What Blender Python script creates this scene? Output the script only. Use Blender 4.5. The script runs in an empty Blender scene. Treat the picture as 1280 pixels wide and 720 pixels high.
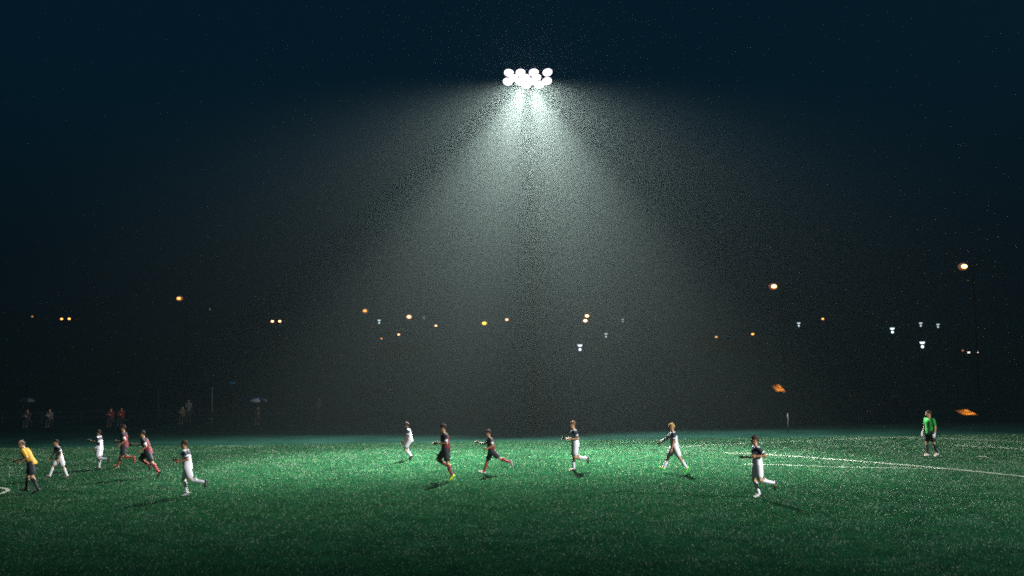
import bpy, math, random
import numpy as np
from mathutils import Vector, Matrix

random.seed(7)
rng = np.random.default_rng(7)
scene = bpy.context.scene
COL = scene.collection

# ------------------------------------------------------------------ camera
CAM_H, F_PX, W_PX, H_PX = 3.7, 1280.0, 1280.0, 720.0
PITCH = math.atan(101 / F_PX)
ROLL = 0.014
fwd = Vector((0, math.cos(PITCH), math.sin(PITCH)))
right0 = Vector((1, 0, 0))
up0 = Vector((0, -math.sin(PITCH), math.cos(PITCH)))
cam_right = right0 * math.cos(ROLL) - up0 * math.sin(ROLL)
cam_up = up0 * math.cos(ROLL) + right0 * math.sin(ROLL)
CAM = Vector((0, 0, CAM_H))

def ray(px, py):
    return fwd * F_PX + cam_right * (px - W_PX / 2) + cam_up * (H_PX / 2 - py)

def at_depth(px, py, D):
    d = ray(px, py)
    return CAM + d * (D / d.y)

def on_ground(px, py, z=0.0):
    d = ray(px, py)
    return CAM + d * ((z - CAM_H) / d.z)

cd = bpy.data.cameras.new('camera')
cam = bpy.data.objects.new('camera', cd)
COL.objects.link(cam)
cd.sensor_width = 36.0
cd.lens = 36.0 * F_PX / W_PX
cd.clip_start, cd.clip_end = 0.1, 3000
m = Matrix((cam_right, cam_up, -fwd)).transposed().to_4x4()
m.translation = CAM
cam.matrix_world = m
scene.camera = cam

# ------------------------------------------------------------------ materials
MATS = {}
def nodes_of(name):
    mat = bpy.data.materials.new(name)
    mat.use_nodes = True
    nt = mat.node_tree
    b = nt.nodes['Principled BSDF']
    return mat, nt, b

def plain(name, col, rough=0.6, metal=0.0, spec=0.5, vary=0.18, scale=9.0, bump=0.0):
    """A procedural surface: colour broken up by noise, with a little bump."""
    if name in MATS:
        return MATS[name]
    mat, nt, b = nodes_of(name)
    tc = nt.nodes.new('ShaderNodeTexCoord')
    nz = nt.nodes.new('ShaderNodeTexNoise')
    nz.inputs['Scale'].default_value = scale
    nz.inputs['Detail'].default_value = 4
    nt.links.new(tc.outputs['Object'], nz.inputs['Vector'])
    rp = nt.nodes.new('ShaderNodeValToRGB')
    rp.color_ramp.elements[0].position = 0.3
    rp.color_ramp.elements[1].position = 0.7
    rp.color_ramp.elements[0].color = tuple(c * (1 - vary) for c in col) + (1,)
    rp.color_ramp.elements[1].color = tuple(min(1, c * (1 + vary)) for c in col) + (1,)
    nt.links.new(nz.outputs['Fac'], rp.inputs['Fac'])
    nt.links.new(rp.outputs['Color'], b.inputs['Base Color'])
    b.inputs['Roughness'].default_value = rough
    b.inputs['Metallic'].default_value = metal
    b.inputs['Specular IOR Level'].default_value = spec
    if bump:
        bp = nt.nodes.new('ShaderNodeBump')
        bp.inputs['Strength'].default_value = bump
        bp.inputs['Distance'].default_value = 0.02
        nt.links.new(nz.outputs['Fac'], bp.inputs['Height'])
        nt.links.new(bp.outputs['Normal'], b.inputs['Normal'])
    MATS[name] = mat
    return mat

def glow(name, col, strength):
    if name in MATS:
        return MATS[name]
    mat, nt, b = nodes_of(name)
    b.inputs['Base Color'].default_value = (0.5, 0.5, 0.5, 1)
    b.inputs['Emission Color'].default_value = col + (1,)
    b.inputs['Emission Strength'].default_value = strength
    mat.cycles.emission_sampling = 'NONE'
    MATS[name] = mat
    return mat

# ------------------------------------------------------------------ mesh helpers
class Geo:
    def __init__(self):
        self.v, self.f = [], []
    def add(self, vs, fs):
        o = len(self.v)
        self.v += [tuple(x) for x in vs]
        self.f += [tuple(i + o for i in f) for f in fs]
        return self
    def rings(self, rings):
        """closed loft over a list of rings (each a list of n points)"""
        n = len(rings[0]); vs = []; fs = []
        for r in rings: vs += r
        for k in range(len(rings) - 1):
            for i in range(n):
                j = (i + 1) % n
                fs.append((k*n+i, k*n+j, (k+1)*n+j, (k+1)*n+i))
        fs.append(tuple(reversed(range(n))))
        fs.append(tuple(range((len(rings)-1)*n, len(rings)*n)))
        return self.add(vs, fs)
    def cap(self, a, b, ra, rb, n=12):
        a, b = Vector(a), Vector(b)
        d = (b - a)
        if d.length < 1e-6: d = Vector((0, 0, 1e-4)); b = a + d
        d = d.normalized()
        x = d.orthogonal().normalized(); y = d.cross(x)
        rings = []
        for t in (-88, -60, -30, 0):
            t = math.radians(t)
            rings.append((a + d * math.sin(t) * ra, ra * math.cos(t)))
        for t in (0, 30, 60, 88):
            t = math.radians(t)
            rings.append((b + d * math.sin(t) * rb, rb * math.cos(t)))
        return self.rings([[c + (x * math.cos(6.2832*i/n) + y * math.sin(6.2832*i/n)) * r for i in range(n)] for c, r in rings])
    def tube(self, pts, r, n=8):
        """open-ended round bar along straight pieces, flat ends"""
        for a, b in zip(pts[:-1], pts[1:]):
            self.cone(a, b, r, r, n)
        return self
    def cone(self, a, b, ra, rb, n=10):
        a, b = Vector(a), Vector(b); d = (b - a).normalized()
        x = d.orthogonal().normalized(); y = d.cross(x)
        return self.rings([[c + (x * math.cos(6.2832*i/n) + y * math.sin(6.2832*i/n)) * r for i in range(n)] for c, r in ((a, ra), (b, rb))])
    def ell(self, c, M, r, n=14, k=9):
        c = Vector(c); rings = []
        for j in range(k):
            t = math.pi * (j + 0.12) / (k - 1 + 0.24)
            rings.append([c + M @ Vector((r[0]*math.sin(t)*math.cos(6.2832*i/n), r[1]*math.sin(t)*math.sin(6.2832*i/n), -r[2]*math.cos(t))) for i in range(n)])
        return self.rings(rings)
    def box(self, c, s, M=None):
        c = Vector(c); M = M or Matrix.Identity(3)
        p = [c + M @ Vector((s[0]*x/2, s[1]*y/2, s[2]*z/2)) for x in (-1, 1) for y in (-1, 1) for z in (-1, 1)]
        return self.add(p, [(0,1,3,2),(4,6,7,5),(0,4,5,1),(2,3,7,6),(0,2,6,4),(1,5,7,3)])
    def mesh(self, name):
        me = bpy.data.meshes.new(name)
        me.from_pydata(self.v, [], self.f)
        me.validate(); me.update()
        return me

def obj(name, geo, mat, parent=None, smooth=False, bevel=0.0):
    me = geo.mesh(name) if isinstance(geo, Geo) else geo
    o = bpy.data.objects.new(name, me)
    COL.objects.link(o)
    if mat: me.materials.append(mat)
    if smooth:
        me.polygons.foreach_set('use_smooth', [True] * len(me.polygons))
    if parent: o.parent = parent
    if bevel:
        b = o.modifiers.new('bevel', 'BEVEL'); b.width = bevel; b.segments = 2; b.limit_method = 'ANGLE'
    return o

def tag(o, label=None, cat=None, group=None, kind=None):
    if label: o['label'] = label
    if cat: o['category'] = cat
    if group: o['group'] = group
    if kind: o['kind'] = kind
    return o

def thing(name, label, cat, loc=(0, 0, 0), rz=0.0, group=None):
    o = bpy.data.objects.new(name, None)
    o.empty_display_size = 0.3
    COL.objects.link(o)
    o.location = loc; o.rotation_euler = (0, 0, rz)
    return tag(o, label, cat, group)

def dup(root, loc, rz, label, group=None):
    r = root.copy(); COL.objects.link(r); r.location = loc; r.rotation_euler = (0, 0, rz)
    r['label'] = label
    if group: r['group'] = group
    for ch in list(root.children):
        c = ch.copy(); COL.objects.link(c); c.parent = r
        for g in list(ch.children):
            d = g.copy(); COL.objects.link(d); d.parent = c
    return r

# ------------------------------------------------------------------ terrain
PITCH_FAR = 53.0          # far touchline
HILL_START, HILL_SLOPE = 88.0, 0.06
def terrain(x, y):
    if y < HILL_START: return 0.0
    t = y - HILL_START
    z = HILL_SLOPE * t * min(1.0, t / 25.0 + 0.15)
    return z + 0.25 * math.sin(x * 0.06) * min(1, t / 40) + 0.15 * math.sin(x * 0.17 + y * 0.05) * min(1, t / 40)

def ground_mesh():
    xs = np.concatenate([np.linspace(-445, -70, 30), np.linspace(-65, 65, 53), np.linspace(70, 445, 30)])
    ys = np.concatenate([np.linspace(-58, 80, 30), np.linspace(84, 200, 40), np.linspace(206, 468, 40)])
    vs = [(x, y, terrain(x, y)) for y in ys for x in xs]
    n = len(xs)
    fs = [(j*n+i, j*n+i+1, (j+1)*n+i+1, (j+1)*n+i) for j in range(len(ys)-1) for i in range(n-1)]
    return Geo().add(vs, fs)

def ground_mat():
    mat, nt, b = nodes_of('rough_grass_ground')
    tc = nt.nodes.new('ShaderNodeTexCoord')
    n1 = nt.nodes.new('ShaderNodeTexNoise'); n1.inputs['Scale'].default_value = 0.35; n1.inputs['Detail'].default_value = 8
    n2 = nt.nodes.new('ShaderNodeTexNoise'); n2.inputs['Scale'].default_value = 14; n2.inputs['Detail'].default_value = 6
    nt.links.new(tc.outputs['Object'], n1.inputs['Vector']); nt.links.new(tc.outputs['Object'], n2.inputs['Vector'])
    rp = nt.nodes.new('ShaderNodeValToRGB')
    rp.color_ramp.elements[0].position = .35; rp.color_ramp.elements[0].color = (.006, .030, .022, 1)
    rp.color_ramp.elements[1].position = .7; rp.color_ramp.elements[1].color = (.014, .055, .040, 1)
    nt.links.new(n1.outputs['Fac'], rp.inputs['Fac'])
    mx = nt.nodes.new('ShaderNodeMixRGB'); mx.blend_type = 'MULTIPLY'; mx.inputs['Fac'].default_value = .7
    nt.links.new(rp.outputs['Color'], mx.inputs['Color1']); nt.links.new(n2.outputs['Fac'], mx.inputs['Color2'])
    nt.links.new(mx.outputs['Color'], b.inputs['Base Color'])
    b.inputs['Roughness'].default_value = .95; b.inputs['Specular IOR Level'].default_value = 0
    bp = nt.nodes.new('ShaderNodeBump'); bp.inputs['Strength'].default_value = .8; bp.inputs['Distance'].default_value = .08
    nt.links.new(n2.outputs['Fac'], bp.inputs['Height']); nt.links.new(bp.outputs['Normal'], b.inputs['Normal'])
    return mat
tag(obj('ground', ground_mesh(), ground_mat(), smooth=True), kind='structure')

# the playing field: a sheet of dark green turf just above the ground
pg = Geo(); 
xs = np.linspace(-62, 62, 63); ys = np.linspace(-3, PITCH_FAR, 29)
n = len(xs)
pg.add([(x, y, .004) for y in ys for x in xs], [(j*n+i, j*n+i+1, (j+1)*n+i+1, (j+1)*n+i) for j in range(len(ys)-1) for i in range(n-1)])
turf_mat, nt, b = nodes_of('pitch_turf')
tc = nt.nodes.new('ShaderNodeTexCoord')
n1 = nt.nodes.new('ShaderNodeTexNoise'); n1.inputs['Scale'].default_value = 1.1; n1.inputs['Detail'].default_value = 10
nt.links.new(tc.outputs['Object'], n1.inputs['Vector'])
rp = nt.nodes.new('ShaderNodeValToRGB')
rp.color_ramp.elements[0].position = .35; rp.color_ramp.elements[0].color = (.004, .026, .011, 1)
rp.color_ramp.elements[1].position = .7; rp.color_ramp.elements[1].color = (.009, .048, .019, 1)
nt.links.new(n1.outputs['Fac'], rp.inputs['Fac']); nt.links.new(rp.outputs['Color'], b.inputs['Base Color'])
b.inputs['Roughness'].default_value = .9; b.inputs['Specular IOR Level'].default_value = 0
tag(obj('pitch', pg, turf_mat), kind='structure')

# ------------------------------------------------------------------ grass blades (one object, uncountable)
def grass():
    N = 900000
    # density falls with distance, so that blades stay about a pixel wide everywhere
    u = rng.random(N)
    D = 9.0 + (PITCH_FAR - 9.0) * u ** 0.92
    X = (rng.random(N) * 2 - 1) * (8 + 0.62 * D)
    sc = np.clip(D / 28.0, 0.7, 1.6)
    h = (0.018 + 0.026 * rng.random(N)) * (0.8 + 0.25 * sc)
    w = (0.0042 + 0.004 * rng.random(N)) * sc * 1.5
    # clumped: blades lean together in patches
    ph = np.sin(X * 1.7 + np.cos(D * 1.3) * 2) + np.cos(D * 2.1 + X * .6)
    a = rng.random(N) * 6.2832
    lean = 0.25 + 0.75 * rng.random(N)
    la = ph * 1.2 + rng.normal(0, 1.1, N)
    V = np.zeros((N, 3, 3), np.float32)
    V[:, 0, 0] = X - np.cos(a) * w; V[:, 0, 1] = D - np.sin(a) * w; V[:, 0, 2] = .002
    V[:, 1, 0] = X + np.cos(a) * w; V[:, 1, 1] = D + np.sin(a) * w; V[:, 1, 2] = .002
    V[:, 2, 0] = X + np.cos(la) * lean * h; V[:, 2, 1] = D + np.sin(la) * lean * h; V[:, 2, 2] = h
    keep = V[:, 2, 1] < PITCH_FAR - .5 + .9 * rng.random(N) ** 2
    V = V[keep]; N = len(V)
    me = bpy.data.meshes.new('grass')
    me.vertices.add(N * 3); me.loops.add(N * 3); me.polygons.add(N)
    me.vertices.foreach_set('co', V.reshape(-1))
    me.loops.foreach_set('vertex_index', np.arange(N * 3, dtype=np.int32))
    me.polygons.foreach_set('loop_start', np.arange(0, N * 3, 3, dtype=np.int32))
    me.polygons.foreach_set('loop_total', np.full(N, 3, dtype=np.int32))
    at = me.attributes.new('tone', 'FLOAT', 'FACE')
    at.data.foreach_set('value', rng.random(N).astype(np.float32))
    me.update(); me.validate()
    return me

gm, nt, b = nodes_of('wet_grass_blade')
at = nt.nodes.new('ShaderNodeAttribute'); at.attribute_name = 'tone'
rp = nt.nodes.new('ShaderNodeValToRGB')
for p, c in ((0.0, (.002, .024, .009)), (.55, (.005, .050, .017)), (.84, (.016, .100, .032)), (.94, (.20, .29, .16))):  # palest tone puts the wet glints into the blade colour
    e = rp.color_ramp.elements.new(p); e.color = c + (1,)
rp.color_ramp.elements.remove(rp.color_ramp.elements[-1])
nt.links.new(at.outputs['Fac'], rp.inputs['Fac']); nt.links.new(rp.outputs['Color'], b.inputs['Base Color'])
b.inputs['Roughness'].default_value = .4; b.inputs['Specular IOR Level'].default_value = 0
tr = nt.nodes.new('ShaderNodeBsdfTranslucent'); nt.links.new(rp.outputs['Color'], tr.inputs['Color'])
mx = nt.nodes.new('ShaderNodeMixShader'); mx.inputs['Fac'].default_value = .35
nt.links.new(b.outputs['BSDF'], mx.inputs[1]); nt.links.new(tr.outputs['BSDF'], mx.inputs[2])
gl = nt.nodes.new('ShaderNodeBsdfGlossy'); gl.inputs['Roughness'].default_value = .58; gl.inputs['Color'].default_value = (.95, 1, .96, 1)
m2 = nt.nodes.new('ShaderNodeMixShader'); m2.inputs['Fac'].default_value = .026     # water film on the blades
nt.links.new(mx.outputs['Shader'], m2.inputs[1]); nt.links.new(gl.outputs['BSDF'], m2.inputs[2])
nt.links.new(m2.outputs['Shader'], nt.nodes['Material Output'].inputs['Surface'])
tag(obj('grass', grass(), gm), 'wet short green grass covering the floodlit pitch', 'grass', kind='stuff')

# ------------------------------------------------------------------ painted lines
line_mat = plain('line_paint', (.24, .27, .20), .7, vary=.35, scale=2.2)
def marking(pts, width=.10, z=.03):
    P = [on_ground(*p) for p in pts]
    vs, fs = [], []
    for i, p in enumerate(P):
        a = P[max(0, i-1)]; c = P[min(len(P)-1, i+1)]
        t = (c - a); t.z = 0; t.normalize()
        nrm = Vector((-t.y, t.x, 0)) * width / 2
        vs += [(p.x - nrm.x, p.y - nrm.y, z), (p.x + nrm.x, p.y + nrm.y, z)]
    for i in range(len(P) - 1):
        fs.append((2*i, 2*i+2, 2*i+3, 2*i+1))
    tag(obj('pitch_marking', Geo().add(vs, fs), line_mat), kind='structure')
marking([(905, 567.0), (960, 569.0), (1000, 571.8), (1060, 576.2), (1120, 581.2), (1190, 587.2), (1240, 592.4), (1300, 599.0)], .12)
marking([(930, 581), (985, 582.6), (1050, 584.8), (1120, 586.3), (1183, 587.3)], .055, .034)
marking([(830, 560), (959, 553.8), (1060, 549.5), (1120, 547.0)], .06)
marking([(1122, 547.0), (1200, 549.6), (1300, 554.0)], .08)
marking([(1196, 557.6), (1240, 559.8), (1300, 563.6)], .12)
marking([(1223, 571.2), (1233, 571.6)], .22)
# a small painted circle, its tip just entering the frame at the left
rad = 2.2
tip = on_ground(12.6, 613.6)
cc = tip - Vector((.89, .45, 0)) * rad
arc = Geo(); NA = 90
for i in range(NA + 1):
    t = 6.2832 * i / NA
    for r in (rad - .13, rad):
        arc.v.append((cc.x + math.cos(t) * r, cc.y + math.sin(t) * r * 1.0, .034))
for i in range(NA):
    arc.f.append((2*i, 2*i+1, 2*i+3, 2*i+2))
tag(obj('pitch_marking', arc, line_mat), kind='structure')

# ------------------------------------------------------------------ people
PENDING = []      # (object, voxel, paint callback)
def remeshed(name, geo, parent, voxel, mats, paint=None, smooth_it=2):
    me = geo.mesh(name)
    o = bpy.data.objects.new(name, me); COL.objects.link(o)
    o.parent = parent
    r = o.modifiers.new('r', 'REMESH'); r.mode = 'VOXEL'; r.voxel_size = voxel; r.use_smooth_shade = True
    s = o.modifiers.new('s', 'SMOOTH'); s.iterations = smooth_it; s.factor = .5
    PENDING.append((o, mats, paint))
    return o

def flush():
    dg = bpy.context.evaluated_depsgraph_get()
    new = []
    for o, mats, paint in PENDING:
        new.append(bpy.data.meshes.new_from_object(o.evaluated_get(dg)))
    for (o, mats, paint), me in zip(PENDING, new):
        o.modifiers.clear()
        me.name = o.name.split('.')[0]
        o.data = me
        me.materials.clear()
        for mm in mats: me.materials.append(mm)
        n = len(me.polygons)
        me.polygons.foreach_set('use_smooth', np.ones(n, bool))
        if paint and n:
            c = np.empty(n * 3, np.float32); me.polygons.foreach_get('center', c)
            me.polygons.foreach_set('material_index', paint(c.reshape(-1, 3)).astype(np.int32))
        me.update()
    PENDING.clear()

def sv(a):          # sagittal direction: 0 = down, 90 = forward
    a = math.radians(a); return Vector((math.sin(a), 0, -math.cos(a)))

def limb(a, side, out):
    o = math.radians(out); d = sv(a) * math.cos(o); d.y = side * math.sin(o); return d

def seg_param(P, a, b):
    a = np.array(a); b = np.array(b); d = b - a
    t = ((P - a) @ d) / (d @ d)
    q = a + np.clip(t, 0, 1)[:, None] * d
    return t, np.linalg.norm(P - q, axis=1)

SKIN = {'fair': (.62, .34, .18), 'tan': (.50, .26, .13), 'brown': (.26, .13, .075)}

def person(label, cat='player', foot=None, top=None, heading=180, loc=None, height=None, group=None,
           lean=5, side_lean=0, L=(0, 0), R=(0, 0), aL=(0, 20, 8), aR=(0, 20, 8), contact='L', plant=(0, 0),
           head=(0, 0), skin='tan', hair=(.03, .022, .016), bald=False, shirt='white', shorts=(.8, .8, .8), socks=(.8, .8, .8),
           shoes=(.02, .02, .02), gloves=None, long_sleeve='', sock_top=.12, voxel=.0055, base_z=0.0, seat=None):
    # ---- skeleton in unit scale; x forward, y left, z up
    J = {}
    P = Vector((0, 0, 0))
    tl = math.radians(lean); ts = math.radians(side_lean)
    T = Vector((math.sin(tl), math.sin(ts), math.cos(tl))).normalized()
    Fw = Vector((0, 1, 0)).cross(T).normalized()
    Lt = T.cross(Fw).normalized()
    MT = Matrix((Fw, Lt, T)).transposed()
    neck = P + T * .50
    hd_y, hd_p = math.radians(head[0]), math.radians(head[1])
    H3 = Matrix.Rotation(hd_y, 3, 'Z') @ Matrix.Rotation(tl * .45 + hd_p, 3, 'Y')
    H3 = H3 @ Matrix.Diagonal((1.03, 1.03, 1.03))
    hc = neck + T * .05 + (H3 @ Vector((.025, 0, .125)))
    legs = {}
    for nme, s, (th, k), pf in (('L', 1, L, plant[0]), ('R', -1, R, plant[1])):
        hip = P + Vector((0, s * .092, -.02))
        knee = hip + limb(th, s, 3) * .425
        ank = knee + limb(th - k, s, 0) * .415
        t = sv(th - k + 90 - pf); u = Vector((-t.z, 0, t.x))
        legs[nme] = (hip, knee, ank, t, u)
    arms = {}
    for nme, s, a in (('L', 1, aL), ('R', -1, aR)):
        sa, e, ab = a[:3]; inw = a[3] if len(a) > 3 else 0
        sh = P + T * .455 + Lt * (s * .175)
        el = sh + limb(sa, s, ab) * .285
        fd = limb(sa + e, -s, inw)
        wr = el + fd * .255
        arms[nme] = (sh, el, wr, fd)
    # ---- scale and origin
    sole = {k: [v[2] - v[4] * .083 - v[3] * .05, v[2] - v[4] * .083 + v[3] * .19] for k, v in legs.items()}
    zmin = min(p.z for v in sole.values() for p in v)
    if seat is not None: zmin = P.z - .10          # sits: pelvis bottom on the seat
    ztop = (hc + H3 @ Vector((0, 0, .125))).z
    posed = ztop - zmin
    if foot is not None:
        g = on_ground(*foot, z=base_z)
        d = ray(foot[0], top); z_top = CAM_H + d.z * (g.y / d.y)
        S = (z_top - base_z) / posed
        base = g
    else:
        base = Vector(loc); S = height / 1.755 if seat is None else height / 1.755
    cv = legs[contact]
    org = cv[2] + cv[3] * .07; org = Vector((org.x, org.y, zmin))
    if seat is not None: org = Vector((0, 0, zmin - seat / S))
    print('PERSON', label[:40], 'D=%.1f X=%.1f stature=%.2f' % (base.y, base.x, 1.755 * S))
    def X(p): return (Vector(p) - org) * S
    root = thing('person', label, cat, base, math.radians(heading), group)
    sk = plain('skin_' + skin, SKIN[skin], .5, vary=.12, scale=14)
    hairm = plain('hair_%02x%02x%02x' % tuple(int(c * 255) for c in hair), hair, .85, spec=.12, vary=.3, scale=60, bump=.4)
    lips = plain('lips_' + skin, tuple(c * k for c, k in zip(SKIN[skin], (.7, .45, .45))), .45)
    # ---- body: one continuous surface
    g = Geo()
    def loft(geo, rows, grow=0.0):
        rings = []
        for t, rx, ry in rows:
            c = P + T * (.5 * t)
            rings.append([X(c + Fw * ((rx + grow) * math.cos(6.2832*i/18)) + Lt * ((ry + grow) * math.sin(6.2832*i/18))) for i in range(18)])
        geo.rings(rings)
    trunk = [(-.16, .07, .10), (-.08, .105, .155), (.05, .112, .165), (.3, .098, .142), (.5, .104, .15), (.7, .112, .168), (.86, .10, .165), (.95, .075, .11), (1.0, .052, .058)]
    loft(g, trunk)
    g.cap(X(neck - T * .06), X(neck + T * .03 + (H3 @ Vector((.012, 0, .06)))), .058 * S, .054 * S)
    g.ell(X(hc), H3, tuple(S * r for r in (.097, .076, .115)))
    g.ell(X(hc + H3 @ Vector((.035, 0, -.055))), H3, tuple(S * r for r in (.058, .055, .06)))
    g.cap(X(hc + H3 @ Vector((.088, 0, .018))), X(hc + H3 @ Vector((.108, 0, -.018))), .009 * S, .014 * S, 8)
    for s in (1, -1):
        g.ell(X(hc + H3 @ Vector((-.005, s * .076, -.008))), H3, tuple(S * r for r in (.020, .011, .032)), 8, 6)
    for hip, knee, ank, t, u in legs.values():
        g.cap(X(hip), X(knee), .086 * S, .056 * S)
        g.cap(X(knee), X(ank), .054 * S, .036 * S)
        cd_ = (ank - knee)
        back = Vector((cd_.z, 0, -cd_.x)).normalized()
        if back.dot(t) > 0: back = -back
        g.ell(X(knee + cd_ * .3 + back * .016), Matrix.Identity(3), (.05 * S, .05 * S, .085 * S), 10, 7)
        g.cap(X(ank), X(ank + t * .14 - u * .05), .036 * S, .030 * S)
    for nme, (sh, el, wr, fd) in arms.items():
        s = 1 if nme == 'L' else -1
        g.cap(X(sh), X(el), .052 * S, .038 * S)
        g.cap(X(el), X(wr), .039 * S, .026 * S)
        g.cap(X(P + T * .44 + Lt * s * .10), X(sh), .062 * S, .054 * S)
        # hand: palm, four bent fingers, thumb from the side of the palm
        side = Lt - fd * fd.dot(Lt)
        if side.length < .1: side = Fw.copy()
        pn = side.normalized() * s                       # back of the hand faces outwards
        ac = fd.cross(pn).normalized()                    # across the palm
        MH = Matrix((fd, ac, pn)).transposed()
        pc = wr + fd * .052
        g.ell(X(pc), MH, tuple(S * r for r in (.055, .042, .018)), 12, 8)
        for q in range(4):
            off = (q - 1.5)
            ln = (.066, .078, .074, .058)[q]
            k0 = pc + fd * .040 + ac * off * .0225
            dd = (fd + ac * off * .09 - pn * .25).normalized()
            k1 = k0 + dd * ln * .55
            k2 = k1 + (dd - pn * .75).normalized() * ln * .5
            g.cap(X(k0), X(k1), .0095 * S, .0088 * S, 8); g.cap(X(k1), X(k2), .0088 * S, .0075 * S, 8)
        th_s = 1 if ac.dot(Vector((.6, 0, .8))) > 0 else -1
        b0 = pc - fd * .02 + ac * th_s * .034
        b1 = b0 + (fd * .7 + ac * th_s * .75 - pn * .2).normalized() * .045
        g.cap(X(b0), X(b1), .012 * S, .010 * S, 8); g.cap(X(b1), X(b1 + (fd - pn * .3).normalized() * .03), .010 * S, .008 * S, 8)
    Hinv = np.array(H3.inverted()); HC = np.array(X(hc))
    def paint_body(C):
        q = (C - HC) @ Hinv.T / S
        idx = np.zeros(len(C))
        idx[(q[:, 0] > .05) & (abs(q[:, 1]) < .024) & (abs(q[:, 2] + .060) < .0065)] = 1
        brow = (q[:, 0] > .06) & (abs(abs(q[:, 1]) - .032) < .017) & (abs(q[:, 2] - .036) < .006)
        idx[brow] = 2
        return idx
    remeshed('body', g, root, voxel, [sk, lips, hairm], paint_body)
    # ---- eyes
    eye_m = plain('eye_dark', (.03, .025, .022), .2, vary=.1)
    for s in (1, -1):
        obj('eye', Geo().ell(X(hc + H3 @ Vector((.083, s * .031, .016))), H3, tuple(S * r for r in (.010, .014, .009)), 8, 6), eye_m, root, True)
    # ---- hair: cap of hair cut off along the hairline
    hg = Geo(); rr = (.103, .084, .113) if not bald else (.099, .081, .10)
    cz = .022 if not bald else .0
    hg.ell((0, 0, 0), Matrix.Identity(3), rr, 22, 16)
    vs = []
    for i, v in enumerate(hg.v):
        x, y, z = v[0] - .016, v[1], v[2] + cz
        lo = .004 + .52 * x if x > -.06 else -.027 + .9 * (x + .06)
        if bald:
            lo = -.02 + .3 * x; z = min(z, .052 - .25 * x)
        z = max(z, lo)
        k = 1 + .02 * math.sin(i * 2.7) + .015 * math.sin(i * 7.1)
        vs.append(X(hc + H3 @ Vector((x * k, y * k, z * k))))
    hg.v = [tuple(v) for v in vs]
    obj('hair', hg, hairm, root, True)
    # ---- shirt
    sg = Geo()
    loft(sg, grow=.012, rows=[(-.22, .125, .165), (-.1, .132, .176), (.1, .13, .172), (.3, .122, .16), (.5, .124, .165), (.7, .130, .183), (.86, .118, .178), (.95, .09, .13), (1.02, .066, .072)])
    for nme, (sh, el, wr, fd) in arms.items():
        s = 1 if nme == 'L' else -1
        sg.cap(X(P + T * .44 + Lt * s * .10), X(sh), .078 * S, .068 * S)
        if nme in long_sleeve:
            sg.cap(X(sh), X(el), .067 * S, .053 * S); sg.cap(X(el), X(el + (wr - el) * .93), .051 * S, .037 * S)
        else:
            sg.cap(X(sh), X(sh + (el - sh) * .66), .067 * S, .064 * S)
    white, navy = plain('white_jersey', (.78, .78, .80), .75, vary=.06, scale=6, bump=.15), plain('navy_jersey', (.012, .016, .030), .75, vary=.2)
    black, red = plain('black_jersey', (.007, .008, .014), .8, spec=.2, vary=.2), plain('red_jersey', (.42, .02, .03), .7, vary=.15)
    aseg = {k: (X(v[0]), X(v[1])) for k, v in arms.items()}
    MTi = np.array(MT.transposed()); P0 = np.array(X(P))
    def arm_info(C):
        best = np.full(len(C), 9.); tt = np.zeros(len(C))
        for a, b_ in aseg.values():
            t, d = seg_param(C, a, b_)
            lat = d < best
            tt[lat] = t[lat]; best = np.minimum(best, d)
        return tt, best / S
    def paint_white(C):
        q = (C - P0) @ MTi.T / S
        tt, ad = arm_info(C)
        idx = np.zeros(len(C))
        idx[q[:, 2] > .33 + .05 * np.abs(q[:, 1]) / .18] = 1                    # navy yoke
        slv = (ad < .085) & (tt > .05)
        idx[slv] = 1
        idx[(np.abs(q[:, 1]) > .07) & (q[:, 2] > .485)] = 0                       # white panel on the shoulders
        idx[slv & (tt > .55) & (tt < .68)] = 0                                    # white sleeve band
        return idx
    def paint_stripes(C):
        q = (C - P0) @ MTi.T / S
        ang = np.arctan2(q[:, 1], q[:, 0] * 1.35)
        tt, ad = arm_info(C)
        idx = ((ang * 10 / 6.2832 * 1.6 + .25) % 1 < .36).astype(float)
        idx[q[:, 2] > .42] = 0
        slv = (ad < .085) & (tt > .05)
        idx[slv] = 0
        idx[slv & (tt > .56)] = 2
        return idx
    if shirt == 'white': remeshed('shirt', sg, root, .011, [white, navy], paint_white)
    elif shirt == 'stripes': remeshed('shirt', sg, root, .009, [black, red, white], paint_stripes)
    else:
        c = shirt
        remeshed('shirt', sg, root, .011, [plain('jersey_%02x%02x%02x' % tuple(int(v * 255) for v in c), c, .75, vary=.12)])
    # ---- shorts
    sh_g = Geo()
    loft(sh_g, grow=.014, rows=[(-.26, .095, .13), (-.14, .125, .168), (.0, .128, .172), (.14, .118, .165)])
    for nme, (hip, knee, ank, t, u) in legs.items():
        sh_g.cap(X(hip), X(hip + (knee - hip) * (1.0 if cat == 'spectator' else .68)), .120 * S, (.075 if cat == 'spectator' else .110) * S)
    remeshed('shorts', sh_g, root, .011, [plain('cloth_%02x%02x%02x' % tuple(int(v * 255) for v in shorts), shorts, .75, vary=.06, scale=6, bump=.15)])
    # ---- socks, shoes, gloves
    sock_m = plain('sock_%02x%02x%02x' % tuple(int(v * 255) for v in socks), socks, .8, vary=.1)
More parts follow.
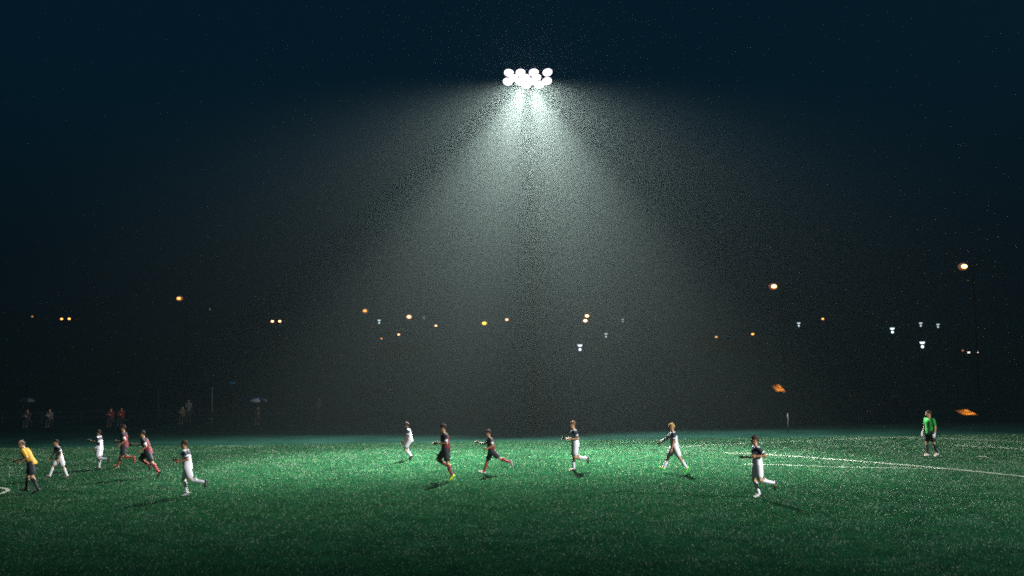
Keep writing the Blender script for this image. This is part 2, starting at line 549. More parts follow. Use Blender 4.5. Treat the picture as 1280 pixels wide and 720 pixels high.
    for nme, (hip, knee, ank, t, u) in legs.items():
        g = Geo(); cd_ = ank - knee
        back = Vector((cd_.z, 0, -cd_.x)).normalized()
        if back.dot(t) > 0: back = -back
        g.cap(X(knee + cd_ * (sock_top + .06)), X(ank + cd_ * .02), .060 * S, .044 * S)
        g.ell(X(knee + cd_ * .34 + back * .016), Matrix.Identity(3), (.054 * S, .054 * S, .08 * S), 10, 7)
        remeshed('sock', g, root, .011, [sock_m])
        sc = shoes if not isinstance(shoes, dict) else shoes[nme]
        g = Geo(); MF = Matrix((t, Vector((0, 1, 0)), u)).transposed()
        g.ell(X(ank - t * .030 - u * .045), MF, tuple(S * r for r in (.048, .040, .040)), 12, 8)
        g.ell(X(ank + t * .010 - u * .022), MF, tuple(S * r for r in (.055, .042, .045)), 12, 8)
        g.ell(X(ank + t * .085 - u * .050), MF, tuple(S * r for r in (.085, .045, .036)), 12, 8)
        g.ell(X(ank + t * .150 - u * .058), MF, tuple(S * r for r in (.058, .046, .027)), 12, 8)
        remeshed('shoe', g, root, .008, [plain('shoe_%02x%02x%02x' % tuple(int(v * 255) for v in sc), sc, .4, vary=.1)])
    if gloves:
        for nme, (sh, el, wr, fd) in arms.items():
            s = 1 if nme == 'L' else -1
            side = Lt - fd * fd.dot(Lt); pn = side.normalized() * s; ac = fd.cross(pn).normalized()
            MH = Matrix((fd, ac, pn)).transposed(); g = Geo()
            g.cap(X(wr - fd * .03), X(wr + fd * .02), .036 * S, .036 * S)
            g.ell(X(wr + fd * .055), MH, tuple(S * r for r in (.065, .052, .028)), 12, 8)
            for q in range(4):
                k0 = wr + fd * .09 + ac * (q - 1.5) * .026
                g.cap(X(k0), X(k0 + (fd - pn * .4 + ac * (q - 1.5) * .1).normalized() * (.06, .07, .068, .055)[q]), .016 * S, .013 * S, 8)
            th_s = 1 if ac.dot(Vector((.6, 0, .8))) > 0 else -1
            g.cap(X(wr + fd * .03 + ac * th_s * .04), X(wr + fd * .075 + ac * th_s * .075), .017 * S, .014 * S, 8)
            remeshed('glove', g, root, .008, [plain('glove_cloth', gloves, .7, vary=.08)])
    return root

BLK = (.014, .015, .022); NAV = (.010, .014, .028); WHT = (.78, .78, .80); RED = (.34, .03, .03)
GW, GS = 'players in white with navy yokes', 'players in dark red striped shirts'
# --- left group
person('referee in yellow shirt and dark shorts leaning forward at left edge of the field', 'referee', (44, 617), 550, 184, lean=30, head=(10, 0),
       L=(-10, 14), R=(20, 14), aL=(-38, 100, 10, 10), aR=(15, 62, 8), contact='L', skin='fair', hair=(.10, .085, .07), bald=True,
       shirt=(.64, .34, .006), shorts=NAV, socks=BLK, shoes=BLK)
person('white-kitted player with legs planted wide apart, right behind the yellow referee', 'player', foot=(82, 599), top=549, heading=222, lean=14,
       L=(-18, 6), R=(34, 16), aL=(-14, 34, 22), aR=(6, 28, 22), contact='L', skin='tan', shoes=BLK, group=GW)
person('slim white-kitted player farthest left in the background, one heel kicked back', 'player', foot=(122, 586.5), top=537, heading=180, lean=4,
       L=(4, 92), R=(6, 6), aL=(-18, 62, 6), aR=(42, 62, 6), contact='R', skin='brown', shoes=BLK, group=GW, long_sleeve='L')
person('dim striped player half behind a running team-mate, front leg reaching forward', 'player', foot=(145, 585), top=531, heading=180, lean=4,
       L=(0, 84), R=(22, 3), aL=(-30, 80, 8), aR=(10, 70, 8), contact='R', skin='tan', shirt='stripes', shorts=BLK, socks=(.30, .06, .03), shoes=(.28, .06, .03), group=GS)
person('striped player in red socks sprinting at left with body tilted forward', 'player', foot=(197, 597.5), top=538, heading=180, lean=20,
       L=(-26, 10), R=(56, 112), aL=(-38, 92, 12), aR=(48, 42, 8), contact='L', plant=(22, 20), skin='tan', shirt='stripes', shorts=BLK, socks=RED, shoes=BLK, group=GS)
person('white-kitted player in long white socks jogging nearest on the left side', 'player', foot=(231, 620.5), top=550, heading=180, lean=9,
       L=(-20, 60), R=(20, 34), aL=(-32, 112, 12), aR=(10, 82, 8), contact='R', skin='tan', hair=(.06, .032, .014), shoes={'L': BLK, 'R': WHT}, group=GW, sock_top=.02)
# --- middle group
person('small distant white-kitted player standing by the bright patch, left of the striped pair', 'player', foot=(512, 576), top=528, heading=182, lean=10,
       L=(30, 68), R=(26, 62), aL=(4, 22, 6), aR=(10, 24, 6), contact='L', plant=(15, 15), skin='brown', shoes=BLK, group=GW)
person('striped player with lime yellow boots jogging with fists before his chest', 'player', foot=(563, 601.5), top=530, heading=182, lean=7,
       L=(-6, 14), R=(42, 98), aL=(-20, 112, 12, 18), aR=(-2, 92, 6, 10), contact='L', plant=(18, 20), skin='tan', shirt='stripes', shorts=BLK, socks=(.24, .03, .05), shoes=(.62, .85, .01), group=GS)
person('striped player in red socks running at centre with rear leg trailing, white-toed boots', 'player', foot=(603, 592.5), top=537, heading=180, lean=10,
       L=(-48, 22), R=(24, 6), aL=(-34, 96, 16), aR=(38, 66, 8), contact='R', plant=(30, 0), skin='tan', shirt='stripes', shorts=BLK, socks=RED, shoes={'L': (.35, .3, .3), 'R': (.6, .6, .6)}, group=GS, head=(8, 0))
person('fair-haired white-kitted player jogging upright right of centre in black boots', 'player', foot=(715, 589), top=526, heading=184, lean=6,
       L=(4, 88), R=(8, 10), aL=(-26, 112, 14, 8), aR=(6, 88, 8), contact='R', skin='fair', hair=(.15, .085, .035), shoes=BLK, group=GW, sock_top=.35)
person('white-kitted player in bright green boots walking with long stride', 'player', foot=(857, 592), top=529, heading=180, lean=6,
       L=(-22, 12), R=(30, 6), aL=(2, 14, 6), aR=(44, 18, 8), contact='L', plant=(18, -6), skin='tan', hair=(.38, .25, .09), shoes=(.06, .75, .02), group=GW, sock_top=.5, long_sleeve='R')
person('white-kitted player jogging nearest the camera on the right side', 'player', foot=(946, 622.5), top=544, heading=186, lean=4,
       L=(-2, 76), R=(12, 32), aL=(-42, 128, 16, 8), aR=(8, 84, 8), contact='R', skin='tan', hair=(.05, .025, .012), shoes={'L': BLK, 'R': WHT}, group=GW, sock_top=.2)
person('goalkeeper in green jersey and white gloves standing alone at the far right', 'goalkeeper', foot=(1158, 571), top=513, heading=208, lean=3, side_lean=3,
       L=(-8, 12), R=(6, 6), aL=(-10, 22, 9), aR=(4, 22, 9), contact='R', skin='fair', hair=(.05, .03, .02), shirt=(.012, .36, .04), shorts=NAV, socks=NAV, shoes=WHT, gloves=(.8, .8, .8), head=(-25, 0))

# ------------------------------------------------------------------ spectators behind the far touchline
metal_d = plain('dark_metal', (.03, .033, .036), .6, 0.0, vary=.15)
def stool(loc, label, rz=0):
    t = thing('folding_stool', label, 'stool', loc, rz, 'stools of the seated spectators')
    obj('seat', Geo().box((0, 0, .42), (.40, .34, .03)), plain('canvas', (.05, .06, .06), .85), t, bevel=.008)
    for x in (-1, 1):
        for y in (-1, 1):
            obj('leg', Geo().cone((x * .18, y * .15, 0), (x * .13, -y * .12, .405), .012, .012, 8), metal_d, t)
    return t
def umbrella(loc, label, cols, R=.62, H=1.45, hub=.26, n=8, lean=0.0):
    """open umbrella: panels alternate in colour; sits held at grip height"""
    t = thing('umbrella', label, 'umbrella', loc, rng.random() * .2 + .25, 'spectators\' umbrellas')
    t.rotation_euler[1] = lean
    for k in range(n):
        g = Geo(); a0, a1 = 6.2832 * k / n, 6.2832 * (k + 1) / n; rows = []
        for j in range(6):
            u = j / 5; r = R * math.sin(u * 1.35) / math.sin(1.35); z = H - hub * (1 - math.cos(u * 1.35)) / (1 - math.cos(1.35))
            for i in range(5):
                w = i / 4; a = a0 + (a1 - a0) * w
                sag = 1 - .06 * u * math.sin(w * math.pi)
                rows.append((math.cos(a) * r * sag, math.sin(a) * r * sag, z - .012 * u * math.sin(w * math.pi)))
        for j in range(5):
            for i in range(4):
                g.f.append((j*5+i, j*5+i+1, (j+1)*5+i+1, (j+1)*5+i))
        g.v = rows
        o = obj('canopy_panel', g, cols[k % len(cols)], t, True)
        sm = o.modifiers.new('thickness', 'SOLIDIFY'); sm.thickness = .004
        obj('rib', Geo().cone((0, 0, H - .01), (math.cos(a0) * R * .97, math.sin(a0) * R * .97, H - hub + .015), .004, .003, 6), metal_d, t)
    obj('shaft', Geo().cone((0, 0, H - .85), (0, 0, H + .06), .008, .006, 8), metal_d, t)
    obj('handle', Geo().cap((0, 0, H - .98), (0, 0, H - .84), .016, .016, 8), plain('grip', (.03, .02, .015), .5), t)
    return t

um_w = plain('umbrella_white', (.36, .35, .33), .7, spec=.08, vary=.08); um_k = plain('umbrella_black', (.012, .013, .016), .7, spec=.08, vary=.1)
um_g = plain('umbrella_grey', (.10, .10, .095), .7, spec=.08, vary=.1)
def seated(px, D, label, shirt, head=(0, 0), hd=270, skin='tan', trousers=(.02, .022, .03), hgt=1.72):
    p = at_depth(px, 480, D); z = terrain(p.x, D)
    # seat faces the field (towards -Y)
    return person(label, 'spectator', loc=(p.x, D, z), height=hgt, heading=hd, lean=8, L=(84, 82), R=(80, 80), aL=(38, 60, 6, 14), aR=(40, 62, 6, 14),
           shirt=shirt, shorts=trousers, socks=trousers, shoes=BLK, long_sleeve='LR', skin=skin, head=head, voxel=.008, sock_top=-.08, seat=.435, group='spectators behind the far touchline'), p.x, z
def standing(px, D, label, shirt, hd=270, skin='tan', trousers=(.02, .022, .03), hgt=1.75):
    p = at_depth(px, 480, D); z = terrain(p.x, D)
    return person(label, 'spectator', loc=(p.x, D, z), height=hgt, heading=hd, lean=2, L=(2, 3), R=(-2, 3), aL=(18, 70, 8, 18), aR=(16, 72, 8, 18),
           shirt=shirt, shorts=trousers, socks=trousers, shoes=BLK, long_sleeve='LR', skin=skin, voxel=.008, sock_top=-.08, group='spectators behind the far touchline')

seated(140, 74, 'seated spectator in red jacket, left one of the pair behind the left players', (.17, .016, .016))
stool((at_depth(140, 480, 74).x, 74, 0), 'dark folding stool under the left red-jacketed spectator')
seated(153, 74.6, 'seated spectator in red jacket, right one of the pair behind the left players', (.19, .018, .020), (20, 0))
stool((at_depth(153, 480, 74.6).x, 74.6, 0), 'dark folding stool under the right red-jacketed spectator')
seated(64, 74, 'lone seated spectator in grey coat behind the yellow referee', (.13, .12, .11))
stool((at_depth(64, 480, 74).x, 74, 0), 'dark folding stool under the grey-coated spectator')
standing(238, 78, 'standing spectator in pale grey coat behind the left touchline railing', (.11, .12, .135), 280)
seated(229, 76, 'seated spectator in olive jacket beside the pale grey coat', (.10, .105, .04))
stool((at_depth(229, 480, 76).x, 76, 0), 'dark folding stool under the olive-jacketed spectator')
standing(400, 78, 'standing spectator in dull grey rain cape, alone left of centre', (.10, .11, .12), 262)
def brolly(px, py_top, D, label, cols, R, who, shirt):
    q = at_depth(px, py_top, D); z = terrain(q.x, D)
    seated(px, D + .25, who, shirt)
    stool((q.x, D + .25, z), 'dark folding stool under the ' + label.split(' held')[0].split(' with')[0])
    umbrella((q.x + .02, D - .14, z), label, cols, R, max(1.30, q.z - z))
brolly(323, 497.5, 73, 'black and white panelled umbrella held by a seated spectator left of centre', [um_w, um_w, um_k, um_w], .66, 'seated spectator hidden under the black and white umbrella', (.03, .03, .04))
brolly(36, 497.5, 74, 'dim dark grey umbrella at far left held by a seated spectator', [um_g, um_k], .66, 'seated spectator under the far left grey umbrella', (.03, .03, .035))
brolly(585, 500, 77, 'grey umbrella behind the striped players, held low', [um_g, um_g, um_k], .50, 'seated spectator under the grey umbrella behind the striped players', (.03, .03, .035))
brolly(695, 493, 80, 'flat dark umbrella behind the fair-haired player', [um_g, um_k], .56, 'seated spectator under the umbrella behind the fair-haired player', (.03, .03, .035))
brolly(1118, 495, 80, 'grey umbrella left of the goalkeeper, beyond the pitch', [um_g], .45, 'seated spectator under the umbrella left of the goalkeeper', (.03, .03, .035))
q = at_depth(291, 477, 97)
standing(291, 97.2, 'standing spectator on the bank holding a pale umbrella', (.03, .03, .04))
umbrella((q.x, 96.95, terrain(q.x, 97)), 'pale umbrella on the dark bank, highest of all umbrellas', [um_w, um_k, um_w], .52, q.z - terrain(q.x, 97))
seated(628, 75, 'seated spectator with a pale face behind the central striped player', (.03, .03, .04), skin='fair')
stool((at_depth(628, 480, 75).x, 75, 0), 'dark folding stool under the pale-faced spectator')
flush()

# boundary posts and the touchline railing
def post(px, py0, py1, D, label, mat, r=.022):
    g0 = on_ground(px, py0) if D is None else at_depth(px, py0, D)
    g0.z = terrain(g0.x, g0.y)
    h = at_depth(px, py1, g0.y).z - g0.z
    t = thing('boundary_post', label, 'post', g0, 0, 'thin posts around the pitch')
    obj('shaft', Geo().cone((0, 0, 0), (0, 0, h), r, r * .8, 10), mat, t, True)
    obj('cap', Geo().ell((0, 0, h), Matrix.Identity(3), (r * 1.2, r * 1.2, r), 10, 6), mat, t, True)
pale = plain('post_paint', (.20, .21, .21), .5, vary=.1)
post(985.5, 541, 517, None, 'thin white post at the far touchline, right of centre', pale)
post(265, 528, 484, 77, 'tall thin post behind the field, left of the black and white umbrella', pale, .03)
post(197.5, 528, 488, 78, 'slim dim post behind the two running striped players', metal_d, .03)
rl = thing('railing', 'low dark metal railing running behind the left half of the field', 'railing', (-21, 78.6, 0))
for i in range(15):
    obj('post', Geo().cone((-21 + 3 * i, 0, 0), (-21 + 3 * i, 0, .92), .022, .022, 8), metal_d, rl)
for z in (.5, .90):
    obj('rail', Geo().tube([(-21, -.03, z), (21, -.03, z)], .018, 8), metal_d, rl)

# ------------------------------------------------------------------ floodlight masts
steel = plain('mast_steel', (.003, .0035, .0045), .95, 0.0, 0.0, vary=.2, scale=4)
lens_m = glow('floodlight_lens', (1.0, .88, 1.0), 3.2)
shell_m = plain('lamp_shell', (.05, .05, .055), .4, .7, vary=.1)
def floodlight_mast(label, base, top_z, face, rows, tilt, lens=lens_m, scale=1.0):
    """pole, crossarms and a bank of bowl-shaped lamps aimed along `face` (degrees about Z), tilted down"""
    t = thing('floodlight_mast', label, 'floodlight', base, math.radians(face), 'floodlight masts round the pitch')
    obj('pole', Geo().cone((0, .25, 0), (0, .25, top_z + .5), .17, .08, 12), steel, t, True)
    obj('base_plate', Geo().cone((0, .25, 0), (0, .25, .06), .45, .45, 12), steel, t)
    for z, xs in rows:
        w = max(abs(x) for x in xs) + .3
        obj('crossarm', Geo().box((0, .08, top_z + z), (2 * w, .10, .10)), steel, t, bevel=.01)
        for x in xs:
            d = Vector((x * .10, -math.cos(math.radians(tilt)), -math.sin(math.radians(tilt)))).normalized()
            c = Vector((x, -.22, top_z + z - .02))
            g = Geo(); sx = d.orthogonal().normalized(); sy = d.cross(sx); ring = []
            for s, r in ((-.30, .06), (-.22, .15), (-.08, .24), (.04, .28), (.06, .285), (.06, .268), (.03, .262)):
                ring.append([c + d * s + (sx * math.cos(6.2832*i/18) + sy * math.sin(6.2832*i/18)) * r * scale for i in range(18)])
            g.rings(ring)
            h = obj('lamp_head', g, shell_m, t, True)
            obj('lens', Geo().ell(c + d * .045, Matrix((sx, sy, d)).transposed(), (.262 * scale, .262 * scale, .05), 18, 8), lens, h, True)
            obj('bracket', Geo().cone(c - d * .2, Vector((x, .08, top_z + z)), .03, .03, 8), steel, h)
    return t

MAST_D = 61.0
mp = at_depth(659.5, 99.5, MAST_D)
floodlight_mast('tall lit floodlight mast behind the far touchline with twelve white lamps', (mp.x, MAST_D, 0), mp.z, 0,
    [(.42, (-1.12, -.42, .38, 1.20)), (.10, (-.86, -.14, .52)), (-.12, (-1.20, -.46, .36, 1.16)), (-.34, (-.10, .70))], 58, scale=1.1)

def spot(name, loc, aim, power, angle, blend, col, radius=.25):
    l = bpy.data.lights.new(name, 'SPOT')
    l.energy = power; l.spot_size = math.radians(angle); l.spot_blend = blend; l.color = col; l.shadow_soft_size = radius
    o = bpy.data.objects.new(name, l); COL.objects.link(o)
    o.location = loc
    o.rotation_euler = (Vector(aim) - Vector(loc)).to_track_quat('-Z', 'Y').to_euler()
    return o
WARM = (1.0, .96, .93)
REAR = 2.15
L0 = Vector((mp.x, MAST_D - 1.05, mp.z - .55))
for i, (ax, ay, pw, ang) in enumerate([
    (.2, 43.4, 84000, 58), (-6.4, 42.2, 165000, 30), (.4, 42.0, 110000, 30), (7.2, 42.2, 165000, 30), (-12, 45.0, 70000, 72), (12, 45.0, 70000, 72), (-25, 46, 16000, 70), (25, 46, 16000, 70)]):
    spot('floodlight_beam', L0 + Vector(((0, -.2, 0, .2, -.25, .25, -.4, .4)[i], 0, .10 * (i % 3))), (ax, ay, 0), pw * REAR, ang, 1.0, WARM)

sp = bpy.data.lights.new('bloom_light', 'POINT'); sp.energy = 110; sp.color = (.86, .80, 1.0); sp.shadow_soft_size = .6  # point light added for a violet bloom round the lamps
spo = bpy.data.objects.new('bloom_light', sp); COL.objects.link(spo); spo.location = L0 + Vector((0, .1, .45))

# the near-side masts, behind the camera (they light the players' near sides)
for sx, sy, pw, lab in ((46, 7, 190000, 'floodlight mast beyond the near right corner of the field'), (-34, -12, 4000, 'floodlight mast beyond the near left corner of the field')):
    floodlight_mast(lab, (sx, sy, 0), 19, math.degrees(math.atan2(2 - sx, sy - 37)) * -1 + 0, [(.4, (-1.1, -.37, .37, 1.1)), (0, (-1.1, -.37, .37, 1.1))], 35)
    for k, (ax, ay, f) in enumerate([(2, 35, 1.0)]):
        spot('floodlight_beam', (sx * .985, sy + 1.2, 18.2), (ax, ay, 0), pw * f, 44, 1.0, (.96, .97, 1.0), .3)

# ------------------------------------------------------------------ street lamps and houses on the dark hillside
orange = (1.0, .34, .06); amber = (1.0, .42, .09); pinkish = (1.0, .46, .20); cool = (.72, .92, 1.0)
lens_mats = {}
def lens_mat(col, s):
    k = (col, s)
    if k not in lens_mats:
        lens_mats[k] = glow('lamp_glow_%d' % len(lens_mats), col, s)
    return lens_mats[k]
def street_lamp(px, py, D, label, col, s=14, size=1.0, arm=-1, twin=0.0):
    q = at_depth(px, py, D); z0 = terrain(q.x + .8 * -arm, D)
    h = q.z - z0; s = s * (.5 if col[1] > .43 else .30); size *= 1.05
    t = thing('street_lamp', label, 'street lamp', (q.x, D, z0), 0, 'street lamps on the dark hillside')
    if twin:
        heads = [(-twin / 2, -1), (twin / 2, 1)]; px0 = 0.0
    else:
        heads = [(0.0, arm)]; px0 = -arm * 1.1
    obj('pole', Geo().cone((px0, .3, 0), (px0, .3, h + .05), .09, .055, 10), steel, t, True)
    for x, a in heads:
        obj('arm', Geo().tube([(px0, .3, h + .0), (px0 * .5 + x * .5, .2, h + .16), (x, .05, h + .14)], .035, 8), steel, t, True)
        if size > 1.0:
            obj('halo_shell', Geo().ell((x, -.02, h - .03), Matrix.Identity(3), (.46 * size, .36 * size, .34 * size), 14, 10), lens_mat((1.0, .36, .12), .16), t, True)  # glowing shell added round the lamp to imitate its halo
        hd = obj('lamp_head', Geo().ell((x, 0, h + .10), Matrix.Identity(3), (.34 * size, .2 * size, .10 * size), 12, 8), shell_m, t, True)
        obj('lens', Geo().ell((x, -.28 * size, h - .03), Matrix.Identity(3), (.27 * size, .17 * size, .17 * size), 12, 8), lens_mat(col, s), hd, True)
    return t
def lantern(px, py, D, label, s=10, size=1.0, h2=5.0, col=cool):
    """post-top lantern: a lit crown, and its reflection below as a glowing ball"""
    q = at_depth(px, py, D); z0 = terrain(q.x, D); h = q.z - z0; s *= .30
    t = thing('lantern', label, 'street lamp', (q.x, D, z0), 0, 'white lanterns on the dark hillside')
    obj('pole', Geo().cone((0, .12, 0), (0, .12, h + .5), .06, .045, 10), steel, t, True)
    obj('crown', Geo().cone((0, 0, h + .22 * size), (0, 0, h + .48 * size), .22 * size, .38 * size, 12), lens_mat(col, s), t, True)
    obj('cap', Geo().cone((0, 0, h + .49 * size), (0, 0, h + .62 * size), .42 * size, .1, 12), steel, t, True)
    obj('reflection_ball', Geo().ell((0, 0, h - .22 * size), Matrix.Identity(3), (.2 * size,) * 3, 12, 8), lens_mat(col, s), t, True)  # the crown's reflection, built as a glowing ball
    return t

street_lamp(41, 395.5, 240, 'dim small amber street lamp at the far left', amber, 3, .8)
street_lamp(82.5, 398.5, 210, 'twin-headed orange street lamp, left of the single high one', amber, 14, .95, twin=1.55)
street_lamp(224.5, 373, 180, 'highest orange street lamp on the left, single head', orange, 14, 1.25)
street_lamp(345.5, 401.5, 210, 'twin-headed pinkish street lamp above the black and white umbrella', pinkish, 14, .95, twin=1.5)
street_lamp(456.5, 388.5, 180, 'orange street lamp with its post showing at the right of its head', orange, 9, 1.15)
street_lamp(511.5, 396, 190, 'broad pinkish orange street lamp above the small distant player', pinkish, 14, 1.3)
street_lamp(498.5, 418, 190, 'small low pinkish street lamp by the roofline of a dark house', pinkish, 9, .75)
street_lamp(477, 423, 150, 'tiny lowest orange light left of centre', pinkish, 3, .45)
street_lamp(545, 407, 220, 'small pinkish street lamp over the lime-booted player', pinkish, 10, .85)
street_lamp(605.5, 404, 200, 'yellow street lamp, left of a paler one near the centre', (1.0, .62, .03), 8, 1.35)
street_lamp(633.5, 399.5, 220, 'pale street lamp, right of the yellow one near the centre', pinkish, 10, 1.0)
street_lamp(733.5, 394.8, 190, 'upper of two stacked pinkish lamps above the fair-haired player', pinkish, 20, 1.15)
street_lamp(731.5, 400.8, 186, 'lower of two stacked pinkish lamps above the fair-haired player', pinkish, 20, 1.1)
street_lamp(895, 421, 170, 'small amber street lamp at the left end of the dark house', amber, 5, .75)
street_lamp(966.5, 358, 125, 'large bright pinkish street lamp, tallest above the right players', (1.0, .42, .16), 26, 1.15)
street_lamp(1028, 398.5, 220, 'small orange street lamp right of a white lantern', amber, 10, .95)
street_lamp(1203.5, 333, 100, 'highest brightest amber street lamp, above the goalkeeper at right', (1.0, .46, .12), 26, 1.0)
lantern(474, 402.5, 200, 'small white lantern right of the orange lamp with visible post', 3.5, .85)
lantern(530, 397.5, 260, 'faintest white lantern right of the broad pinkish lamp', 1.2, .7)
lantern(262.5, 387, 260, 'pinprick white lantern right of the highest left street lamp', .8, .5)
lantern(725, 435, 120, 'bluish white lantern below the two stacked pinkish lamps', 6, .8, col=(.75, .88, 1.0))
lantern(757.5, 419.5, 150, 'dim white lantern right of the bluish one', 2.2, .7)
lantern(778.5, 401, 240, 'dim white lantern, upper right of the stacked pinkish lamps', 1.6, .85)
lantern(998.5, 406, 190, 'pale white lantern left of a small orange street lamp', 4, .8)
lantern(1115.5, 413.5, 160, 'white lantern left of the lantern cluster at right', 8, .9)
lantern(1151, 406, 200, 'upper left white lantern of the right cluster', 3.5, .85)
lantern(1172.5, 407.5, 200, 'upper right white lantern of the right cluster', 3.5, .8)
lantern(1153, 431.5, 115, 'lowest and brightest white lantern of the right cluster', 8, .75)

# houses
roof_m = plain('roof_tile', (.016, .015, .015), .95, spec=.05, vary=.25, scale=3)
wall_m = plain('render_wall', (.12, .11, .10), .85, vary=.12, scale=2)
brick_m = plain('brick_wall', (.09, .04, .03), .85, vary=.3, scale=5)
dark_glass = plain('dark_glass', (.01, .012, .015), .08, spec=.8)
frame_m = plain('window_frame', (.5, .5, .48), .5)
def house(px, py_ridge, D, w, label, wall, lit=None, depth=7.0, gut=None):
    q = at_depth(px, py_ridge, D); z0 = terrain(q.x, D) - .3
    ridge = max(q.z - z0, 5.0); eave = ridge - 2.0
    t = thing('house', label, 'house', (q.x, D + depth / 2, z0), 0, 'dark houses on the hillside')
    obj('wall', Geo().box((0, 0, eave / 2), (w, depth, eave)), wall, t)
    r = Geo(); W, Dp = w / 2 + .35, depth / 2 + .35
    r.add([(-W, -Dp, eave), (W, -Dp, eave), (W, Dp, eave), (-W, Dp, eave), (-W, 0, ridge), (W, 0, ridge)],
          [(0, 1, 5, 4), (2, 3, 4, 5), (0, 4, 3), (1, 2, 5), (0, 3, 2, 1)])
    ro = obj('roof', r, roof_m, t)
    obj('chimney', Geo().box((w * .32, .4, ridge - .1), (.6, .6, 1.4)), brick_m, ro)
    obj('gutter', Geo().tube([(-W, -Dp - .05, eave + .04), (W, -Dp - .05, eave + .04)], .055, 8), frame_m, t)
    nx = 3
    for i in range(nx):
        for zz in ((1.5, eave - 1.3) if eave > 4.4 else (1.5,)):
            x = (i - 1) * w * .31
            if i == 1 and zz == 1.5:
                d = obj('door', Geo().box((x, -depth / 2 - .02, 1.05 + .3), (.95, .06, 2.1)), plain('door_paint', (.05, .06, .10), .5), t)
                obj('handle', Geo().cap((x + .36, -depth / 2 - .09, 1.3), (x + .36, -depth / 2 - .09, 1.4), .02, .02, 8), frame_m, d)
                continue
            on = lit is not None and lit == (i, zz > 2)
            gl = obj('window', Geo().box((x, -depth / 2 - .01, zz), (1.1, .05, 1.2)), lens_mat(orange, 4) if on else dark_glass, t)
            fr = Geo()
            for dx in (-.58, 0, .58): fr.box((x + dx, -depth / 2 - .055, zz), (.07, .04, 1.34))
            for dz in (-.635, .635): fr.box((x, -depth / 2 - .050, zz + dz), (1.09, .035, .07))
            obj('frame', fr, frame_m, gl)
            obj('sill', Geo().box((x, -depth / 2 - .09, zz - .72), (1.4, .16, .07)), frame_m, gl)
    return t
house(918, 410, 190, 9.5, 'dark house between the small amber lamp and the tall pinkish lamp', wall_m)
street_lamp(940.5, 417.5, 180, 'small orange lamp standing in for a lit window of the dark house, right of the small amber lamp', orange, 12, .85)  # put here in place of a lit house window
house(500, 416, 205, 9, 'dark rendered house behind the small low pinkish lamp', wall_m)

# car with headlights on, coming down the hill road
def car(px, py, D, label):
    q = at_depth(px, py, D); z0 = terrain(q.x, D)
    t = thing('car', label, 'car', (q.x, D, q.z - .68), 0)
    bodym = plain('car_paint', (.03, .035, .045), .3, .3)
    prof = [(-.0, .30), (-.02, .62), (.15, .80), (1.15, .95), (1.75, 1.40), (3.1, 1.45), (3.9, 1.02), (4.3, .95), (4.35, .35)]
    n = len(prof); vs = []
    for s, k in ((-1, 1.0), (-1, .0), (1, .0), (1, 1.0)):
        pass
    def wid(z): return .86 if z < .98 else .86 - (z - .98) * .42
    L_ = [(-wid(z), y, z) for y, z in prof]; R_ = [(wid(z), y, z) for y, z in prof]
    fs = [tuple(reversed(range(n))), tuple(range(n, 2 * n))] + [(i, (i + 1) % n, n + (i + 1) % n, n + i) for i in range(n)]
    obj('body', Geo().add(L_ + R_, fs), bodym, t, bevel=.05)
    obj('windscreen', Geo().add([(-.74, 1.22, 1.02), (.74, 1.22, 1.02), (.64, 1.70, 1.38), (-.64, 1.70, 1.38)], [(0, 1, 2, 3)]), dark_glass, t).location = (0, -.02, .025)
    for s in (-1, 1):
        h = obj('headlight', Geo().ell((s * .68, -.02, .68), Matrix.Identity(3), (.17, .07, .12), 12, 8), lens_mat((1.0, .80, .72), 6), t, True)
        for y in (.75, 3.55):
            wh = obj('wheel', Geo().cone((s * .68, y, .31), (s * .88, y, .31), .31, .31, 18), plain('tyre', (.02, .02, .02), .8), t)
            obj('rim', Geo().cone((s * .87, y, .31), (s * .893, y, .31), .19, .17, 14), plain('alloy', (.4, .4, .42), .3, .9), wh)
    obj('bumper', Geo().box((0, -.05, .42), (1.6, .08, .18)), bodym, t, bevel=.03)
    obj('number_plate', Geo().box((0, -.10, .42), (.5, .02, .11)), frame_m, t)
    return t
car(1216, 440.5, 166, 'car with two pinkish headlights lit, below the lantern cluster at right')
street_lamp(1203, 438, 165, 'faint red-tinged lamp left of the lit car', (1.0, .35, .2), 3, .5)

# glossy slabs added and tilted to mirror two street lamps as amber glints
slab_m, nt, b = nodes_of('glint_slab_gloss')
tc = nt.nodes.new('ShaderNodeTexCoord'); nz = nt.nodes.new('ShaderNodeTexNoise')
nz.inputs['Scale'].default_value = 1.6; nz.inputs['Detail'].default_value = 5
nt.links.new(tc.outputs['Object'], nz.inputs['Vector'])
rp = nt.nodes.new('ShaderNodeValToRGB')
rp.color_ramp.elements[0].position = .42; rp.color_ramp.elements[0].color = (.24, .24, .24, 1)
rp.color_ramp.elements[1].position = .58; rp.color_ramp.elements[1].color = (.36, .36, .36, 1)
nt.links.new(nz.outputs['Fac'], rp.inputs['Fac']); nt.links.new(rp.outputs['Color'], b.inputs['Roughness'])
b.inputs['Base Color'].default_value = (.03, .03, .032, 1)
bp = nt.nodes.new('ShaderNodeBump'); bp.inputs['Strength'].default_value = .05; bp.inputs['Distance'].default_value = .05
nt.links.new(nz.outputs['Fac'], bp.inputs['Height']); nt.links.new(bp.outputs['Normal'], b.inputs['Normal'])
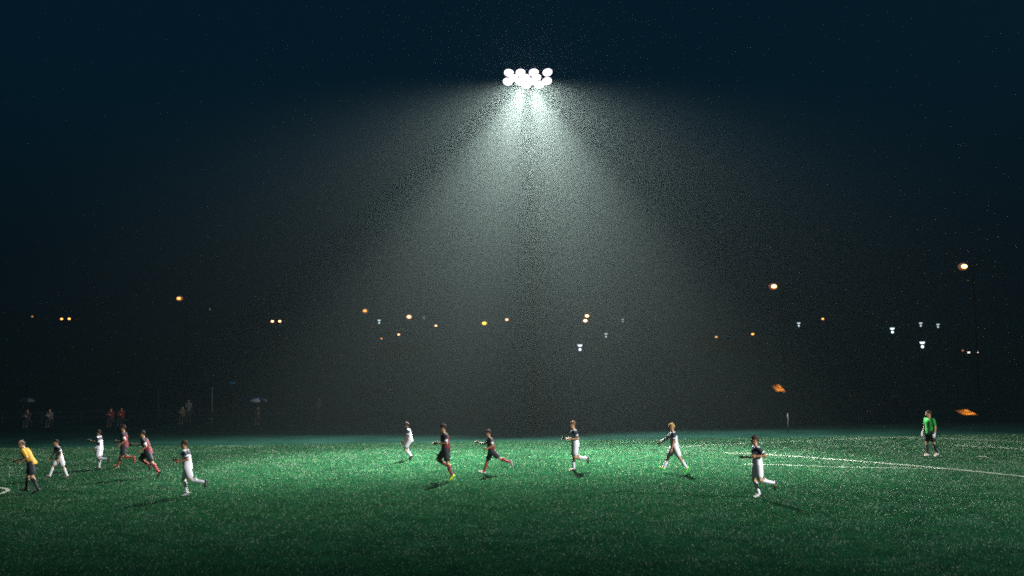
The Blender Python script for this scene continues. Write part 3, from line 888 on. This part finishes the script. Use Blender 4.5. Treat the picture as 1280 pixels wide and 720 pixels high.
def glint_slab(px, py, D, lamp, label, w, l):
    q = at_depth(px, py, D); lp = at_depth(*lamp)
    nrm = ((CAM - q).normalized() + (lp - q).normalized()).normalized()
    x = Vector((1, 0, 0)); x = (x - nrm * x.dot(nrm)).normalized(); y = nrm.cross(x)
    M3 = Matrix((x, y, nrm)).transposed()
    o = obj('glint_slab', Geo().box((0, 0, -.25), (w, l, .5)), slab_m, bevel=.03)
    o.matrix_world = Matrix.Translation(q) @ M3.to_4x4()
    # narrow spot added at the lamp only to light the glint on this slab
    c = bpy.data.lights.new('glint_spot', 'SPOT'); c.energy = 640; c.color = (1.0, .30, .02); c.spot_size = math.radians(3.6); c.spot_blend = .6; c.shadow_soft_size = .45
    k = bpy.data.objects.new('glint_spot', c); COL.objects.link(k); k.location = lp + (q - lp).normalized() * .9
    k.rotation_euler = (q - lp).to_track_quat('-Z', 'Y').to_euler()
    return tag(o, label, 'glint_slab')
glint_slab(1212, 518, 73, (1203.5, 333, 100), 'added glossy slab glinting amber at the far right behind the goalkeeper', .95, 3.0)
glint_slab(975, 488, 106, (966.5, 358, 125), 'added glossy slab glinting orange under the large bright pinkish lamp', .95, 4.5)

# ------------------------------------------------------------------ haze (drizzle) and night sky
hz, nt, b = nodes_of('drizzle_haze')
nt.nodes.remove(b)
pv = nt.nodes.new('ShaderNodeVolumePrincipled')
pv.inputs['Color'].default_value = (.66, .88, .82, 1)
pv.inputs['Density'].default_value = .00070
pv.inputs['Anisotropy'].default_value = .84
nt.links.new(pv.outputs['Volume'], nt.nodes['Material Output'].inputs['Volume'])
hz.cycles.volume_sampling = 'EQUIANGULAR'
tag(obj('haze', Geo().box((0, 205, 18.5), (896, 532, 41)), hz), 'thin night drizzle lit by the floodlight', 'haze', kind='stuff')

w = bpy.data.worlds.new('World'); scene.world = w; w.use_nodes = True
bg = w.node_tree.nodes['Background']
bg.inputs['Color'].default_value = (.0012, .0098, .0185, 1)
bg.inputs['Strength'].default_value = 1.0
wn = w.node_tree
wt = wn.nodes.new('ShaderNodeTexCoord'); wx = wn.nodes.new('ShaderNodeSeparateXYZ')
wr = wn.nodes.new('ShaderNodeMapRange'); wr.interpolation_type = 'SMOOTHSTEP'
wr.inputs['From Min'].default_value = .02; wr.inputs['From Max'].default_value = .30
wr.inputs['To Min'].default_value = .16; wr.inputs['To Max'].default_value = 1.0
wn.links.new(wt.outputs['Generated'], wx.inputs['Vector']); wn.links.new(wx.outputs['Z'], wr.inputs['Value'])
wn.links.new(wr.outputs['Result'], bg.inputs['Strength'])

# faint blue overhead sun, added to lift the shadows and the dark hillside
sl = bpy.data.lights.new('shadow_fill', 'SUN'); sl.energy = .55; sl.color = (.02, .46, 1.0); sl.angle = math.radians(12)
so = bpy.data.objects.new('shadow_fill', sl); COL.objects.link(so); so.rotation_euler = (math.radians(-6), 0, 0); so.location = (0, 30, 60)

# ------------------------------------------------------------------ render settings
scene.render.engine = 'CYCLES'
scene.cycles.use_denoising = False
scene.cycles.use_adaptive_sampling = False
scene.cycles.sample_clamp_direct = 22.0
scene.cycles.sample_clamp_indirect = .05
scene.cycles.filter_width = 1.95
scene.cycles.max_bounces = 6
scene.cycles.volume_bounces = 0
scene.cycles.use_light_tree = True
vs_ = scene.view_settings
vs_.view_transform = 'Standard'; vs_.look = 'None'; vs_.exposure = 0; vs_.gamma = 1
scene.display_settings.display_device = 'sRGB'
